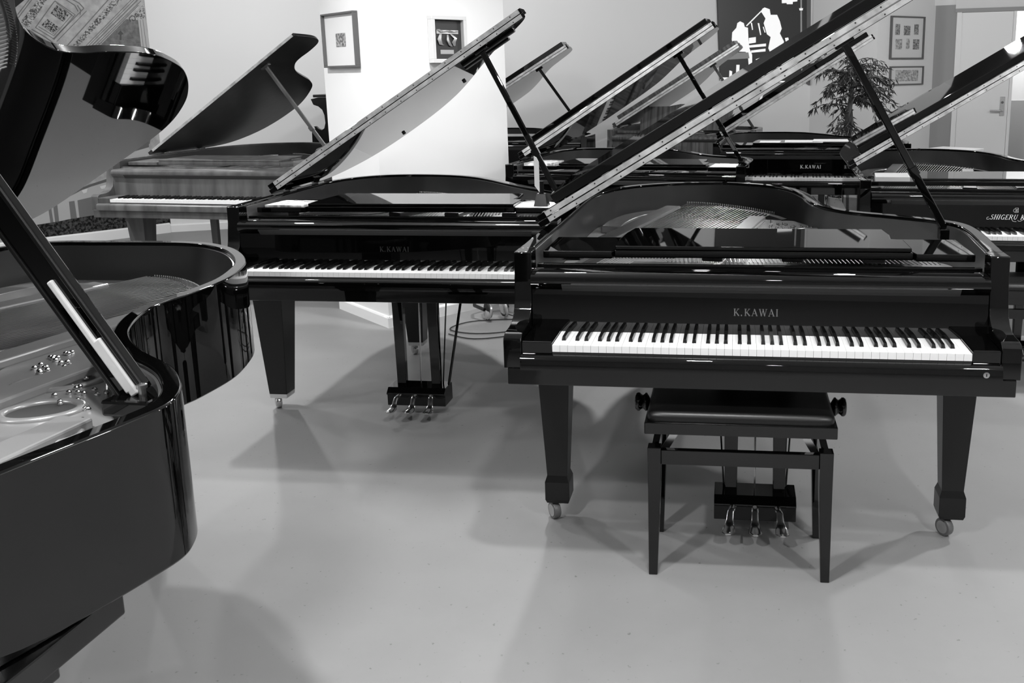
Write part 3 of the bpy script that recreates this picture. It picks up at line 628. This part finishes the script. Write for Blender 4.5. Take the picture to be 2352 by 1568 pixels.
sheet('sheet_music', HP, [(-.20,.36),(.10,.355),(.10,.58),(-.20,.58)], .9824, .005, 'paper', 'wide white sheet music lying open on the piano before the fig tree', 'sheet music')
sheet('sheet_music', HP, [(.02,.365),(.30,.36),(.30,.60),(.03,.60)], .9878, .007, 'paper', 'white booklet on top of the open sheet music', 'sheet music')
sheet('book', IP, [(-.665,.34),(-.49,.34),(-.475,.56),(-.65,.56)], .9662, .022, 'board', 'grey book on the left tray of the script-lettered piano', 'book')
# ------------------------------------------------------------------ headphones on the floor
hp = empty('headphones', (-.80, 5.84, 0), .5); hp.scale = (1.3, 1.3, 1.3); tag(hp, 'silver and black headphones lying on the floor by the pillar', 'headphones')
for sx, z in ((-.05, .055), (.05, .055)):
    ax = (1, 0, .15)
    MB().lathe([(.018, -.022), (.036, -.020), (.045, -.012), (.045, -.004), (.038, 0)], (sx, 0, z), ax if sx > 0 else (-1, 0, .15), 20).build('ear_cup', M['silver'], hp, smooth=40)
    MB().lathe([(.040, 0), (.043, .006), (.040, .016), (.024, .018)], (sx, 0, z), (-1 if sx > 0 else 1, 0, 0), 20).build('ear_pad', M['rubber'], hp, smooth=40)
MB().tube([(-.06,0,.06),(-.085,.07,.07),(-.06,.14,.075),(0,.165,.075),(.06,.14,.075),(.085,.07,.07),(.06,0,.06)], .009, 8).build('headband', M['satin'], hp, smooth=60)
cable = [(.05,-.03,.03),(.10,-.12,.006),(.0,-.24,.005),(-.18,-.20,.005),(-.26,-.06,.005),(-.12,.02,.005),(.10,-.06,.005),(.28,-.16,.005),(.20,-.30,.005),(-.02,-.32,.005),(-.22,-.28,.005),(-.30,-.12,.005)]
pts = []
for i in range(len(cable)-1):
    p0, p1, p2, p3 = [Vector(cable[max(0, min(len(cable)-1, i+k))]) for k in (-1, 0, 1, 2)]
    for k in range(6):
        t = k/6; pts.append(.5*((2*p1)+(p2-p0)*t+(2*p0-5*p1+4*p2-p3)*t*t+(3*p1-p0-3*p2+p3)*t*t*t))
MB().tube(pts, .0028, 5).build('cable', M['rubber'], hp, smooth=60)
# ------------------------------------------------------------------ framed pictures
def framed(label, px, p0, n, bw, depth, fm, mountm, base_off=.0):
    """px: four image corners tl,tr,br,bl on the wall plane -> an upright frame of that size"""
    n = Vector(n).normalized(); q = [onplane(p, p0, n) for p in px]
    ex = Vector((-n.y, n.x, 0)); ex = ex if ex.dot(q[1]-q[0]) > 0 else -ex
    wd = ((q[1]-q[0]).dot(ex)+(q[2]-q[3]).dot(ex))/2; ht = ((q[0]-q[3]).z+(q[1]-q[2]).z)/2; c = sum(q, Vector())/4
    r = empty('picture_frame', c); tag(r, label, 'picture'); r.matrix_world = Matrix(((ex.x, n.x, 0, c.x), (ex.y, n.y, 0, c.y), (ex.z, n.z, 1, c.z), (0, 0, 0, 1)))
    a, b = wd/2, ht/2
    for x0, x1, z0, z1 in ((-a, a, b-bw, b), (-a, a, -b, -b+bw), (-a, -a+bw, -b+bw, b-bw), (a-bw, a, -b+bw, b-bw)): MB().box(x0, x1, .001, depth, z0, z1).build('frame_bar', M[fm], r, bevel=.002)
    MB().box(-a+bw*.5, a-bw*.5, .001, depth*.35, -b+bw*.5, b-bw*.5).build('mount', M[mountm], r)
    return r, a, b, depth*.35
fr, a, b, d = framed('small city print in a dark frame on the narrower pillar face', [(745,33),(821,25),(829,152),(757,157)], PC, n1, .011, .034, 'frame', 'mount')
MB().box(-a*.30, a*.30, d, d+.001, -b*.25, b*.25).build('print', M['photo'], fr)
fr, a, b, d = framed('pale shadow box with a metal relief on black, on the wider pillar face', [(980,35),(1060,39),(1066,147),(986,142)], PC, n2, .024, .05, 'framelt', 'ink')
def ribbon(name, pts, wds, m, parent, th=.003):
    rings = []
    for (p, w_) in zip(pts, wds): rings.append([(p[0]-w_, p[1], p[2]), (p[0]+w_, p[1], p[2]+.002), (p[0]+w_, p[1]+th, p[2]+.002), (p[0]-w_, p[1]+th, p[2])])
    return MB().loft(rings).build(name, m, parent, smooth=40)
k = b
ribbon('relief_strip', [(-a*.55,d+.004,k*.42),(-a*.3,d+.012,k*.30),(0,d+.016,k*.38),(a*.3,d+.012,k*.30),(a*.58,d+.006,k*.36)], [.012,.012,.010,.012,.012], M['silver'], fr)
MB().box(-a*.62, a*.62, d+.003, d+.006, k*.24, k*.40).build('relief_strip', M['strip'], fr)
ribbon('relief_strip', [(-a*.4,d+.004,k*.22),(-a*.52,d+.012,0),(-a*.42,d+.008,-k*.22),(-a*.25,d+.004,-k*.25)], [.008,.014,.012,.006], M['silver'], fr)
ribbon('relief_strip', [(0,d+.004,k*.20),(-a*.05,d+.014,-k*.02),(a*.10,d+.010,-k*.24),(a*.22,d+.004,-k*.30)], [.005,.008,.010,.006], M['silver'], fr)
ribbon('relief_strip', [(a*.18,d+.004,k*.22),(a*.42,d+.012,k*.04),(a*.30,d+.012,-k*.12),(a*.38,d+.004,-k*.28)], [.006,.010,.014,.006], M['silver'], fr)
MB().box(-a*.42, a*.34, d, d+.002, -b*.62, -b*.44).build('caption_plate', M['printm'], fr)
nW5 = -nrm(P4, P5); nW5.normalize()
fr, a, b, d = framed('six small prints in one grey frame on the wall left of the door', [(2045,35),(2121,40),(2118,137),(2041,135)], P4, nW5, .018, .03, 'frame', 'mount')
for (x, z, sw, sh_, m_) in ((-.58,.38,.17,.25,'photo'),(-.02,.34,.24,.22,'photo'),(.54,.40,.17,.24,'photo'),(-.48,-.30,.24,.24,'photolt'),(.06,-.28,.13,.24,'photolt'),(.56,-.30,.24,.24,'photo')):
    MB().box((x-sw*.8)*a, (x+sw*.8)*a, d, d+.001, (z-sh_)*b, (z+sh_)*b).build('print', M[m_], fr)
fr, a, b, d = framed('wide pale print in a thin grey frame beneath the six prints', [(2043,152),(2119,152),(2116,194),(2040,196)], P4, nW5, .014, .03, 'frame', 'mount')
MB().box(-a*.66, a*.72, d, d+.001, -b*.60, b*.60).build('print', M['photolt'], fr)
# ------------------------------------------------------------------ poster with two musicians
nW3 = -nrm(P2, P3); nW3.normalize()
qp = [onplane(p, P2, nW3) for p in ((1647,-60),(1862,-60),(1860,196),(1655,186))]
pc = sum(qp, Vector())/4; exq = Vector((-nW3.y, nW3.x, 0)); exq = exq if exq.x > 0 else -exq
poster = empty('concert_poster', pc); tag(poster, 'big dark poster of two white-clad musicians at a piano', 'poster')
bpy.context.view_layer.update()
flat('poster_sheet', [(1646,-60),(1853,-60),(1853,190),(1655,184)], M['ink'], poster, P2, nW3, .03, .026)
flat('poster_edge', [(1853,-60),(1863,-60),(1861,196),(1853,190)], M['frame'], poster, P2, nW3, .034, .03)
pf = lambda name, pts, m, off=.032: flat(name, [(1600+x/4.704, y/4.704) for x, y in pts], M[m], poster, P2, nW3, off)
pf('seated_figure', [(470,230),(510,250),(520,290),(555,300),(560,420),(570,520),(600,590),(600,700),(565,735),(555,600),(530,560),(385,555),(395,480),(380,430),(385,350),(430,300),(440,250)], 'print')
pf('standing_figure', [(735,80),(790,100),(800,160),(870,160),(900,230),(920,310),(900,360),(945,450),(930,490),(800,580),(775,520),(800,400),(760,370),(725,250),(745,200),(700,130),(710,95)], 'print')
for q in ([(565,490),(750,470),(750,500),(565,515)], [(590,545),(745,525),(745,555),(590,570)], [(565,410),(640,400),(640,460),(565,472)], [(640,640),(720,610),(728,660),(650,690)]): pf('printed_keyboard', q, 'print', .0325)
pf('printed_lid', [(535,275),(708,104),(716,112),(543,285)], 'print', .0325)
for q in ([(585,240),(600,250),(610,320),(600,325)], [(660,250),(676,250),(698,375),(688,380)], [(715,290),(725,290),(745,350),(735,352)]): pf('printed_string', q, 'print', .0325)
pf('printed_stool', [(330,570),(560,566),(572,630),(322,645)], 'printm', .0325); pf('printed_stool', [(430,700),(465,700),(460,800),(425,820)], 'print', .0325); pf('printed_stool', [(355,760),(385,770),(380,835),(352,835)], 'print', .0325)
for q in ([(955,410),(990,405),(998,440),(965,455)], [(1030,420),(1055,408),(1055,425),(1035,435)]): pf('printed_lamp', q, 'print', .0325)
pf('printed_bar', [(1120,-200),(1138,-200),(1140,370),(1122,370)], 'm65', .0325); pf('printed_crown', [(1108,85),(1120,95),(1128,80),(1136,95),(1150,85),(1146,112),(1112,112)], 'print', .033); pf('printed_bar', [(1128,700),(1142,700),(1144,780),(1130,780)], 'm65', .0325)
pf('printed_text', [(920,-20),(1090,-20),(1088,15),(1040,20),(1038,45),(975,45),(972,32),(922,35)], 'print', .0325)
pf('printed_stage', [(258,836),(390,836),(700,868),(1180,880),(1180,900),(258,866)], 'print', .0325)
# ------------------------------------------------------------------ door at the right
Dn = -nrm(P6, P7); Dn.normalize(); Dd = (V2(P7)-V2(P6)).normalized()
def onD(px, off=0): return onplane(px, P6+Dn*off, Dn)
def dwall(name, s0, s1, z0, z1, m, t0, t1):
    a = V2(P6)+Dd*s0; b_ = V2(P6)+Dd*s1
    q = [a+Dn*t1, b_+Dn*t1, b_+Dn*t0, a+Dn*t0]
    return MB().prism([(p.x, p.y) for p in q], 'z', z0, z1)
sL = (V2(onD((2201,200)))-V2(P6)).dot(Dd); sR = (V2(onD((2317,200)))-V2(P6)).dot(Dd); sE = (V2(onD((2325,200)))-V2(P6)).dot(Dd); sO = (V2(onD((2460,200)))-V2(P6)).dot(Dd)
zT = onD((2260, 27)).z
struct(dwall('wall_door', -.02, 2.3, zT+.03, CEIL, 'wall', -.12, 0).build('wall_door', M['wall'])); struct(dwall('wall_door', sO, 2.3, 0, zT+.03, 'wall', -.12, 0).build('wall_door', M['wall']))
struct(dwall('trim_1', .0, sL-.004, 0, zT+.03, 'white', -.12, .02).build('trim_1', M['white'])); struct(dwall('trim_2', -.02, sO+.05, zT+.0, zT+.045, 'doorgrey', -.10, .025).build('trim_2', M['doorgrey']))
dl = struct(dwall('door_1', sL, sR, .008, zT-.004, 'white', -.05, -.005).build('door_1', M['white']), 'white door leaf with a steel lever handle')
struct(dwall('trim_3', sR+.004, sE, 0, zT, 'white', -.12, -.002).build('trim_3', M['white']))
h0 = onD((2302, 240)); h1 = onD((2304, 266)); sc = (V2(h0)-V2(P6)).dot(Dd)
inv = Matrix()
dwall('x', sc-.028, sc+.028, onD((2300,262)).z-.02, onD((2300,222)).z, 'steel', -.005, .006).build('handle_plate', M['steel'], dl, bevel=.002)
hz = onD((2300,254)).z; hb = V2(P6)+Dd*sc+Vector((0, 0, hz))
MB().tube([hb+Dn*.005, hb+Dn*.05, hb+Dn*.055-Dd*.02, hb+Dn*.055-Dd*.14], .010, 10).build('lever_handle', M['steel'], dl, smooth=60)
MB().lathe([(.016, 0), (.016, .012), (.008, .013)], hb+Vector((0, 0, .10)), Dn, 14).build('lock_cylinder', M['frame'], dl, smooth=40)
struct(MB().prism([(P5.x,P5.y),(P6.x,P6.y),(P6.x,P6.y+.05),(P5.x,P5.y+.05)], 'z', .005, onY((2170, 12), 11.82).z).build('door_2', M['doorgrey']), 'folded grey door leaf standing beside the white door')
struct(MB().prism([(P5.x-.05,P5.y),(P6.x,P6.y+.03),(P6.x,P6.y+.1),(P5.x-.05,P5.y+.1)], 'z', onY((2170, 12), 11.82).z, CEIL).build('wall_door', M['wall']))
# corridor beyond the open side of the door
cq = V2(P6)+Dd*.4-Dn*1.5
struct(MB().prism([(cq.x-.6,cq.y),(cq.x+3,cq.y-1.0),(cq.x+3,cq.y-.9),(cq.x-.6,cq.y+.1)], 'z', 0, CEIL).build('wall_corridor', M['wall']))
struct(MB().prism([(cq.x-.6,cq.y-.012),(cq.x+3,cq.y-1.012),(cq.x+3,cq.y-1.0),(cq.x-.6,cq.y)], 'z', 0, 1.12).build('trim_4', M['doorgrey']))
lamp(P6.x+1.1, P6.y+.35, 30)
# ------------------------------------------------------------------ potted fig tree
pt = empty('potted_fig_tree', (2.26, 9.25, 0)); tag(pt, 'tall weeping fig tree with drooping narrow leaves in a pot', 'plant')
MB().lathe([(.02,.0),(.15,.0),(.19,.30),(.20,.32),(.18,.32),(.17,.28),(.02,.28)], (0,0,0), (0,0,1), 24).build('pot', M['framelt'], pt, smooth=40)
MB().lathe([(.01,.275),(.168,.275),(.165,.29),(.01,.29)], (0,0,0), (0,0,1), 20).build('soil', M['rubber'], pt)
trunk = [(0,0,.28),(-.02,.0,.55),(.01,.01,.8),(-.02,0,1.05),(.01,0,1.3),(.03,0,1.55)]
MB().tube(trunk, [.034,.032,.030,.028,.024,.016], 10).build('trunk', M['bark'], pt, smooth=60)
MB().tube([(.02,.02,.28),(.04,.02,.55),(.0,.03,.8),(.03,.02,1.05),(0,.02,1.3)], [.02,.02,.019,.017,.012], 8).build('trunk', M['bark'], pt, smooth=60)
lv = MB(); brm = MB(); rnd = random.Random(3)
def leaf(mb, p, d, L, wd):
    d = d.normalized(); s_ = d.cross(Vector((rnd.uniform(-1,1), rnd.uniform(-1,1), rnd.uniform(-.4,.4)))).normalized()*wd; up = d.cross(s_).normalized()*L*.06
    mb.add([p, p+d*L*.4+s_, p+d*L, p+d*L*.4-s_, p+d*L*.45+up], [[0,1,4],[1,2,4],[2,3,4],[3,0,4]])
def spray(p, dirv, n, L):
    pts_ = [p.copy()]; d = dirv.normalized()
    for i in range(n):
        d = (d+Vector((rnd.uniform(-.25,.25), rnd.uniform(-.25,.25), -.16))).normalized(); pts_.append(pts_[-1]+d*L)
        for k in range(4):
            ld = (d*.5+Vector((rnd.uniform(-1,1), rnd.uniform(-1,1), rnd.uniform(-1.6,.05)))); leaf(lv, pts_[-1]+Vector((rnd.uniform(-.012,.012),)*3), ld, rnd.uniform(.06,.10), rnd.uniform(.006,.010))
    brm.tube(pts_, .0035, 4)
for i in range(62):
    z = rnd.choice((rnd.uniform(1.15,1.58), rnd.uniform(1.3,1.62))); a_ = rnd.uniform(0, 2*math.pi); up = rnd.uniform(.0,.9)
    spray(Vector((rnd.uniform(-.05,.05), rnd.uniform(-.05,.05), z)), Vector((math.cos(a_), math.sin(a_)*.8, up)), rnd.randint(4,8), rnd.uniform(.05,.075))
for i in range(14):
    z = rnd.uniform(.85,1.15); a_ = rnd.uniform(0, 2*math.pi); spray(Vector((0,0,z)), Vector((math.cos(a_), math.sin(a_), .15)), rnd.randint(3,5), .045)
for i in range(18):
    a_ = rnd.uniform(0, 2*math.pi); spray(Vector((.05*math.cos(a_), .05*math.sin(a_), .30)), Vector((math.cos(a_), math.sin(a_), .9)), rnd.randint(3,5), .04)
stuff(lv.build('leaves', M['leaf'], pt)); stuff(brm.build('twigs', M['bark'], pt))
# ------------------------------------------------------------------ black cabinet by the pillar, white table behind the pianos
kb = empty('upright_piano', (-2.35, 8.6, 0), 0); tag(kb, 'black upright piano with an S-shaped side, half hidden behind the white pillar', 'piano')
prof = [(-.44,0),(-.44,.93),(-.435,1.108),(-.40,1.112),(-.375,1.088),(-.345,1.078),(-.322,1.092),(-.308,1.14),(-.312,1.21),(-.328,1.258),(-.36,1.288),(-.405,1.305),(-.425,1.355),(-.36,1.368),(.10,1.37),(.10,0)]
MB().prism(prof, 'y', 0, .05).build('side_panel', M['satin'], kb, smooth=30, bevel=.003); MB().prism(prof, 'y', 1.35, 1.40).build('side_panel', M['satin'], kb, smooth=30, bevel=.003)
MB().box(-.28, .10, .05, 1.35, .05, 1.34).build('body', M['satin'], kb); MB().box(-.40, .10, .05, 1.35, .93, 1.03).build('key_shelf', M['satin'], kb); MB().box(-.40, .12, -.01, 1.41, 1.37, 1.395).build('top', M['satin'], kb, bevel=.004)
wt = empty('white_table', (3.28, 9.3, 0), .75); tag(wt, 'low white table behind the script-lettered piano', 'table')
MB().box(-.26, .26, -.22, .22, .74, .77).build('table_top', M['white'], wt, bevel=.005)
for sx in (-1, 1):
    for sy in (-1, 1): MB().box(sx*.22-.02, sx*.22+.02, sy*.18-.02, sy*.18+.02, 0, .74).build('leg', M['white'], wt, bevel=.003)
